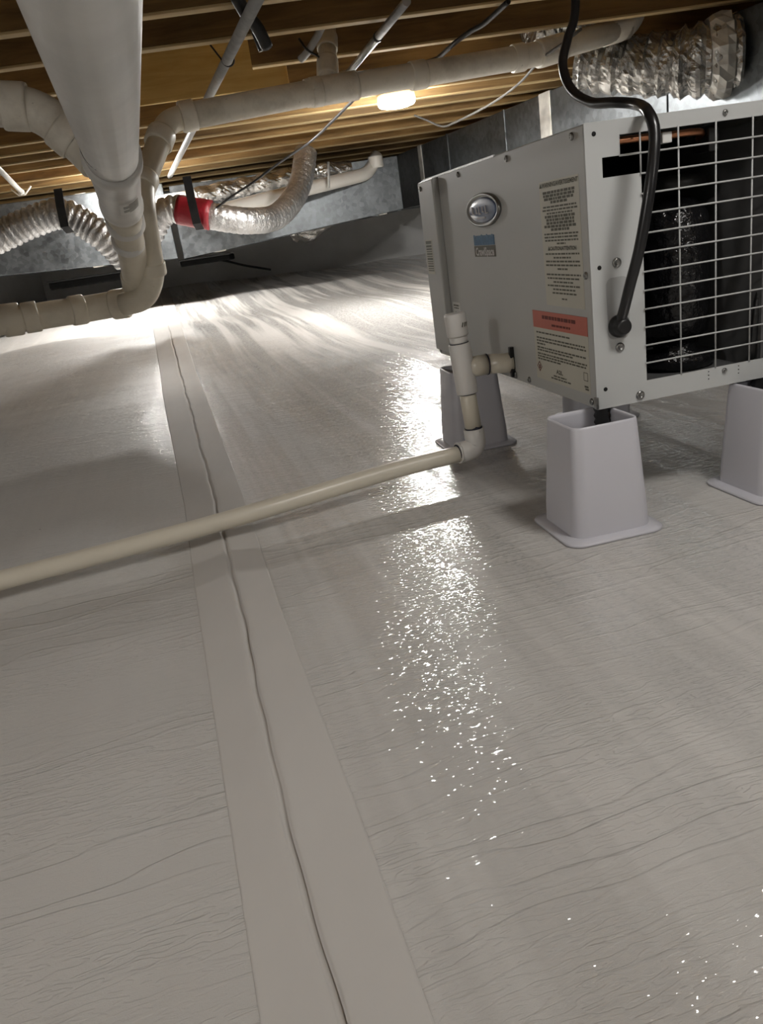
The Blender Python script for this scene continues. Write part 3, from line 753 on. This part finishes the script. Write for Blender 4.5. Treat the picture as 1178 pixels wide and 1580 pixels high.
scol(120, 478.5, 2.72, 60, 488, 2.66, .0485, .05)
scol(48, 489.5, 2.65, 20, 494, 2.63, .0490, .05)
scol(18, 493.5, 2.635, 0, 496, 2.62, .0520, .06)
# branch elbow entering from the left
g = [at(-160, 150, 1.72), at(-20, 162, 1.74), at(58, 166, 1.76), at(128, 226, 1.80), at(150, 250, 1.80)]
sobj('branch_pipe', fillet(g, .07, 8), .0445, 'pvc_dirty', 26)
for a, c, r_, ln in (((24, 164.5, 1.75), (58, 166, 1.76), .0490, .055), ((104, 205, 1.785), (128, 226, 1.80), .0490, .05)):
    collar('coupling', at(*a)-S0, at(*c)-at(*a), r_, ln, 'pvc_dirty', sp, 26)

# ================================================================== VENT PIPE along the joists
vp_ = empty('vent_pipe', (.2, 3.2, 0)); tag(vp_, 'grimy white pipe hung under the joists beside the lit lamp', 'pipe'); V0 = Vector(vp_.location)
def vobj(name, pts, rad, mat='pvc_dirty', seg=24): return tube_obj(name, [Vector(p)-V0 for p in pts], rad, mat, vp_, seg)
m0, m1_ = at(282, 181, 2.627), at(505, 139, 2.759)
m2, m3 = at(820, 86, 2.948), at(968, 42, 3.043)
vobj('run_pipe', fillet([m0, m1_, m2, m3], .05, 4), 0.0421)
vobj('end_elbow', fillet([at(930, 53, 3.024), at(972, 41, 3.043), at(987, -8, 3.043), at(990, -60, 3.071)], .07, 8), 0.0444)
def vcol(a, c, r_, ln, name='coupling', mat='pvc_dirty'):
    p, q = at(*a), at(*c); return collar(name, p-V0, q-p, r_, ln, mat, vp_, 24)
vcol((290, 179, 2.632), (400, 158, 2.693), 0.0473, .05)
vcol((488, 142, 2.750), (505, 139, 2.759), 0.0468, .04); vcol((545, 132.5, 2.783), (560, 130, 2.788), 0.0463, .03); vcol((512, 138, 2.764), (560, 130, 2.788), 0.0454, .19, 'tee_body')
vcol((645, 116, 2.844), (680, 110, 2.863), 0.0468, .06); vcol((800, 89.5, 2.939), (820, 86, 2.948), 0.0468, .05); vcol((850, 78, 2.967), (880, 69, 2.986), 0.0473, .12)
# stub up to the floor above
s0, s1 = at(506, 135, 2.764), at(505, 40, 2.826)
vobj('stub_pipe', [s0, s1], 0.0326, 'pvc_dirty')
collar('coupling', s0.lerp(s1, .30)-V0, s1-s0, 0.0373, .075, 'pvc_dirty', vp_, 24); collar('coupling', s0.lerp(s1, .72)-V0, s1-s0, 0.0364, .06, 'pvc_dirty', vp_, 24)
# leg that drops behind the stack
g = [at(298, 177, 2.637), at(258, 187, 2.618), at(220, 286, 2.514), at(222, 330, 2.476), at(238, 425, 2.608), at(224, 462, 2.646), at(190, 470, 2.665)]
vobj('drop_pipe', fillet(g, [.04, .07, .05, .04, .05, .04, .04], 8), 0.0378, 'pvc_cream')
vcol((247, 214, 2.589), (220, 286, 2.514), 0.0449, .055); vcol((222, 281, 2.521), (220, 286, 2.514), 0.0430, .05); vcol((236, 414, 2.594), (238, 425, 2.608), 0.0416, .04, 'coupling', 'pvc_cream')

# ================================================================== CONDUITS, RODS AND CABLES
def thing_tube(name, pts, r, mat, label, cat, seg=12, parts=None):
    return tag(tube_obj(name, pts, r, mat, None, seg), label, cat)
c0_, c1_ = atz(402, -12, .995), atz(262, 272, .985)
conduit = empty('conduit', c0_.lerp(c1_, .5)); tag(conduit, 'grey plastic conduit strapped under the joists beside the bright plywood', 'conduit'); K0 = Vector(conduit.location)
tube_obj('pipe', [c0_-K0, c1_-K0], .0165, 'conduit', conduit, 16)
hp = atz(352, 92, .995); hd = (c1_-c0_).normalized(); hx = Vector((hd.y, -hd.x, 0)).normalized()
pts = [hp-hx*.05+Vector((0, 0, .05))]+[hp+hx*(.019*math.cos(a))+Vector((0, 0, .019*math.sin(a))) for a in [math.pi+.0+math.pi*k/10 for k in range(11)]]+[hp+hx*.019+Vector((0, 0, .05))]
tube_obj('hanger', [p-K0 for p in pts], .0028, 'black', conduit, 8)
r0, r1 = atz(628, 2, 1.006), atz(538, 113, .99)
rod = empty('metal_conduit', r0); tag(rod, 'shiny metal conduit slanting down to the vent pipe', 'conduit')
tube_obj('pipe', [Vector((0, 0, 0)), r1-r0], .0125, 'steel', rod, 14)
pm = r0.lerp(r1, .42)-r0; dd = (r1-r0).normalized()
tube_obj('clip', [pm-dd*.008, pm+dd*.008], .0155, 'black', rod, 14)
tube_obj('fitting', [(r1-r0), (r1-r0)+Vector((-.03, .02, .0))], .014, 'steel', rod, 12)
l0, l1 = atz(-14, 248, .99), atz(33, 296, .99)
lc = empty('white_conduit', l0); tag(lc, 'thin white conduit end with a strap at the left edge', 'conduit')
tube_obj('pipe', [l0-l0+(l0-l1)*.6, l1-l0], .0150, 'pvc', lc, 14)
dd = (l1-l0).normalized(); tube_obj('coupling', [(l1-l0)-dd*.06, (l1-l0)+dd*.02], .0185, 'pvc', lc, 14)
sx_ = (l1-l0); tube_obj('strap', [sx_+Vector((-.06, .0, .026)), sx_+Vector((-.02, 0, -.018)), sx_+Vector((.02, .0, -.018)), sx_+Vector((.07, 0, .026))], .006, 'pvc', lc, 8)
thing_tube('cable', resample(catmull([at(548, 152, 3.02), at(515, 185, 3.4), at(480, 218, 3.8), at(430, 252, 4.1), at(390, 282, 4.25), at(362, 300, 4.3), at(338, 318, 4.32), at(325, 326, 4.35)], 8), .03), .0062, 'cord', 'thin black cable sagging from the vent pipe to the back ducts', 'cable', 8)
thing_tube('cable', resample(catmull([at(655, 97, 3.02), at(675, 90, 2.95), at(700, 68, 2.8), at(727, 48, 2.65), at(748, 36, 2.56), at(785, 2, 2.42)], 8), .02), .0085, 'black', 'black cable draped over the vent pipe at the upper middle', 'cable', 8)
thing_tube('cable', resample(catmull([at(898, 44, 2.72), at(868, 68, 2.78), at(835, 92, 3.0), at(800, 130, 3.5), at(755, 162, 3.9), at(700, 190, 4.3), at(682, 195, 4.4), at(660, 186, 4.45), at(640, 178, 4.4)], 8), .03), .0055, 'cable_grey', 'thin grey cable hanging in front of the metal trunk duct', 'cable', 8)
# black rubber hose pieces at the top
h_ = thing_tube('hose', resample(catmull([at(362, -10, 2.05), at(378, 18, 2.1), at(398, 44, 2.15), at(412, 72, 2.2)], 8), .01), .0175, 'black', 'black rubber hose end at the top beside the grey conduit', 'hose', 14)
h_ = thing_tube('hose', resample(catmull([at(388, 22, 2.25), at(395, 50, 2.28), at(406, 78, 2.3)], 6), .01), .0125, 'black', 'short dark hose tucked behind the hose end', 'hose', 12)
thing_tube('conduit_stub', resample(catmull([at(505, 22, 2.6), at(492, 52, 2.65), at(475, 80, 2.72), at(464, 92, 2.75)], 6), .02), .0125, 'conduit', 'short grey conduit stub above the vent pipe tee', 'conduit', 12)
thing_tube('wire_loop', resample(catmull([at(462, 60, 2.72), at(470, 72, 2.7), at(478, 80, 2.7), at(490, 86, 2.75), at(497, 96, 2.8)], 6), .02), .004, 'black', 'thin wire twisted round the short conduit stub', 'wire', 6)

# ================================================================== METAL TRUNK DUCTS
def slab_duct(name, p0, p1, width, z0, z1, mat, label, cat='duct', joints=(), slope=(0., 0.)):
    """box duct whose left face runs p0->p1 (xy); width to the right of it"""
    p0 = Vector((*p0, 0)); p1 = Vector((*p1, 0)); d = (p1-p0); Lh = d.length; d.normalize()
    t = empty(name, (p0.x, p0.y, z0), math.atan2(d.y, d.x)); tag(t, label, cat)
    hgt = z1-z0; s1 = slope[0]; s2 = slope[1]
    mb = MB(); vs_ = []
    for x, dz in ((0, s1), (Lh, s2)):
        for y, z in ((0, dz), (-width, dz), (-width, hgt), (0, hgt)): vs_.append((x, y, z))
    mb.add(vs_, [(0, 1, 2, 3), (7, 6, 5, 4), (0, 4, 5, 1), (1, 5, 6, 2), (2, 6, 7, 3), (3, 7, 4, 0)], False)
    mb.build('sheet', mat, t, .004, 1)
    for jx, jw, jm in joints:
        dz = s1+(s2-s1)*jx/Lh
        mb = MB(); mb.box(jx-jw/2, jx+jw/2, -width-.006, .006, dz-.006, hgt+.003); mb.build('joint' if jm == 'galv' else 'foil_tape', jm, t, .002, 1)
    # lower hem
    mb = MB(); mb.add([(0, .008, s1-.004), (Lh, .008, s2-.004), (Lh, .008, s2+.016), (0, .008, s1+.016), (0, -.01, s1-.004), (Lh, -.01, s2-.004), (Lh, -.01, s2+.016), (0, -.01, s1+.016)],
                      [(0, 1, 2, 3), (7, 6, 5, 4), (0, 4, 5, 1), (1, 5, 6, 2), (2, 6, 7, 3), (3, 7, 4, 0)], False); mb.build('hem', mat, t)
    return t
TP0, TP1 = (2.0, 1.768), (0.40, 7.725)
slab_duct('trunk_duct', TP0, TP1, .55, .585, 1.0, 'galv', 'long galvanized trunk duct behind the dehumidifier', joints=((2.02, .03, 'galv'), (3.05, .12, 'foil_tape'), (3.55, .025, 'galv'), (4.45, .025, 'galv'), (5.0, .07, 'foil_tape'), (5.7, .03, 'galv')))
# cross duct along the back, seen under the flexible ducts
slab_duct('cross_duct', (.42, 6.75), (-1.22, 6.45), -.45, .44, .93, 'galv', 'galvanized cross duct at the back under the silver flexible duct', joints=((.16, .06, 'foil_tape'), (.22, .05, 'galv'), (.03, .03, 'galv'), (1.40, .08, 'foil_tape')), slope=(.12, .0))
slab_duct('cross_duct', (-1.26, 6.40), (-2.75, 6.10), -.45, .50, .95, 'galv', 'galvanized duct section at the back left behind the drain stack', joints=((.55, .07, 'foil_tape'), (.75, .03, 'galv')), slope=(-.05, .02))
pan = empty('black_tray', (-1.75, 6.1, .36)); tag(pan, 'flat black tray under the back left duct', 'tray')
box_obj('tray', (-.40, .34, -.06, .25, .0, .055), 'blackmatte', pan, .012, 3); box_obj('rim', (-.41, .35, -.07, -.055, .05, .062), 'black', pan, .003)
pan2 = empty('black_tray', (-.98, 6.35, .385)); tag(pan2, 'flat black tray under the back duct right of the drain stack', 'tray')
box_obj('tray', (-.25, .13, -.06, .22, .0, .045), 'blackmatte', pan2, .010, 3); box_obj('rim', (-.26, .14, -.07, -.055, .04, .052), 'black', pan2, .003)

# foil wrapped take-off from the trunk
fo = empty('foil_duct', at(1000, 105, 3.1)); tag(fo, 'crinkled foil wrapped duct joining the trunk duct at the upper right', 'duct'); F0 = Vector(fo.location)
pts = resample(catmull([at(1140, 82, 3.02), at(1090, 92, 3.05), at(1040, 99, 3.1), at(985, 101, 3.15), at(935, 100, 3.2), at(895, 98, 3.24)], 10), .013)
nP = len(pts); rad = [.134-.040*i/nP+.007*math.sin(i*1.3)+.006*rng.normal() for i in range(nP)]
tube_obj('wrap', [p-F0 for p in pts], rad, 'foil', fo, 52, .022, False)
cl_ = at(1108, 88, 3.04)-F0
pdir2 = (pts[6]-pts[0]).normalized()
tube_obj('collar_tape', [cl_-pdir2*.04, cl_-pdir2*.01, cl_+pdir2*.02, cl_+pdir2*.04], [.140, .150, .143, .132], 'foil_tape', fo, 30, .04, False)
fe = empty('foil_duct', at(845, 45, 3.3)); tag(fe, 'short foil covered duct end beside the top of the black cord', 'duct'); E0 = Vector(fe.location)
a, c = at(815, 44, 3.16), at(905, 26, 3.22)
pts = resample([a, a.lerp(c, .5), c], .012)
tube_obj('wrap', [p-E0 for p in pts], [.070+.004*math.sin(i*1.1) for i in range(len(pts))], 'foil', fe, 28, .04, False)

# ================================================================== SILVER FLEXIBLE DUCTS
def flex(name, pts, r, label, mat='flex', pitch=.036, amp=.15, parent_parts=None):
    t = empty(name, pts[0]); tag(t, label, 'duct'); Z = Vector(pts[0])
    P = resample(catmull(pts, 10), pitch/4)
    rad = [r*(1+amp*(0., .75, 1., .75)[i % 4]-amp*.5+.008*rng.normal()) for i in range(len(P))]
    tube_obj('sleeve', [p-Z for p in P], rad, mat, t, 26, .006)
    return t
flex('flexible_duct', [at(-60, 392, 4.3), at(0, 365, 4.3), at(45, 344, 4.3), at(92, 330, 4.3), at(130, 345, 4.35), at(165, 370, 4.4), at(195, 400, 4.5)], .078, 'silver flexible duct at the left edge held by a black strap')
fx1 = flex('flexible_duct', [at(212, 400, 4.5), at(232, 362, 4.4), at(250, 330, 4.35), at(275, 322, 4.35), at(298, 327, 4.35)], .070, 'silver flexible duct curving up beside the drain stack to the red tape')
rp = [at(276, 323, 4.35), at(300, 328, 4.35), at(325, 332, 4.35)]
tube_obj('red_tape', [p-Vector(fx1.location) for p in resample(rp, .02)], .079, 'red', fx1, 26, .02)
fx2 = flex('flexible_duct', [at(300, 328, 4.36), at(340, 336, 4.4), at(385, 341, 4.5), at(425, 335, 4.7), at(452, 308, 4.9), at(466, 275, 5.0), at(472, 235, 5.05)], .072, 'silver flexible duct from the red tape bending up to the joists', pitch=.04, amp=.035)
def strap(px0, py0, d0, px1, py1, d1, label, w=.045):
    a, c = at(px0, py0, d0), at(px1, py1, d1); t = empty('hanger_strap', a); tag(t, label, 'strap')
    ax = Vector((1, 0, 0)); path = [a, a.lerp(c, .5)+Vector((0, -.01, 0)), c, c+Vector((0, .07, -.03))]
    mb = MB(); vs_ = []
    for p in path:
        for o in ((-w/2, -.002), (w/2, -.002), (w/2, .002), (-w/2, .002)): vs_.append(p-a+Vector((o[0], o[1], 0)))
    fs_ = []
    for i in range(len(path)-1):
        for k in range(4): fs_.append((i*4+k, i*4+(k+1) % 4, (i+1)*4+(k+1) % 4, (i+1)*4+k))
    fs_ += [(3, 2, 1, 0), tuple(len(vs_)-4+k for k in range(4))]
    mb.add(vs_, fs_, False); mb.build('webbing', 'strap', t); return t
strap(89, 291, 4.15, 100, 350, 4.2, 'black strap holding up the left flexible duct')
strap(288, 272, 4.2, 304, 345, 4.24, 'black strap over the red taped duct joint')
# foil duct lying against the joists at the back
fb = empty('foil_duct', at(400, 290, 5.5)); tag(fb, 'silver foil duct tucked up under the joists at the back', 'duct'); G0 = Vector(fb.location)
pts = resample(catmull([at(300, 305, 5.3), at(350, 294, 5.4), at(410, 282, 5.5), at(470, 268, 5.6), at(540, 262, 5.7)], 8), .02)
tube_obj('wrap', [p-G0 for p in pts], [.060+.005*math.sin(i*.8) for i in range(len(pts))], 'foil', fb, 22, .04, False)
fb2 = empty('foil_duct', at(500, 320, 6.2)); tag(fb2, 'crumpled foil boot on the face of the back duct', 'duct'); G1 = Vector(fb2.location)
pts = resample(catmull([at(520, 300, 6.1), at(500, 330, 6.1), at(478, 350, 6.15), at(455, 352, 6.2)], 8), .02)
tube_obj('wrap', [p-G1 for p in pts], [.10+.01*math.sin(i*.8) for i in range(len(pts))], 'foil', fb2, 22, .06, False)
# white pipe at the back
bp_ = empty('white_pipe', at(450, 300, 5.0)); tag(bp_, 'white pipe at the back crossing behind the upright flexible duct', 'pipe'); W0 = Vector(bp_.location)
g = [at(315, 332, 4.95), at(340, 326, 5.0), at(455, 296, 5.4), at(568, 268, 5.75), at(582, 240, 5.8)]
tube_obj('pipe', [p-W0 for p in fillet(g, .07, 8)], .046, 'pvc', bp_, 22)
p = at(580, 250, 5.75); collar('coupling', p-W0, Vector((0, 0, 1)), .052, .08, 'pvc', bp_, 20)
tube_obj('hanger', [at(507, 250, 5.4)-W0, at(508, 290, 5.42)-W0], .008, 'conduit', bp_, 8)
# low white pipe behind the flexible ducts (left)
thing_tube('white_pipe', [at(-30, 372, 5.6), at(100, 344, 5.5), at(180, 327, 5.45), at(245, 312, 5.4), at(330, 297, 5.4)], .042, 'pvc', 'white pipe under the joists behind the left flexible duct', 'pipe', 18)

thing_tube('cable', resample(catmull([at(308, 398, 7.0), at(345, 402, 7.1), at(380, 410, 7.2), at(418, 416, 7.3)], 6), .05), .010, 'black', 'thin black wire sagging along the back wall liner', 'cable', 8)
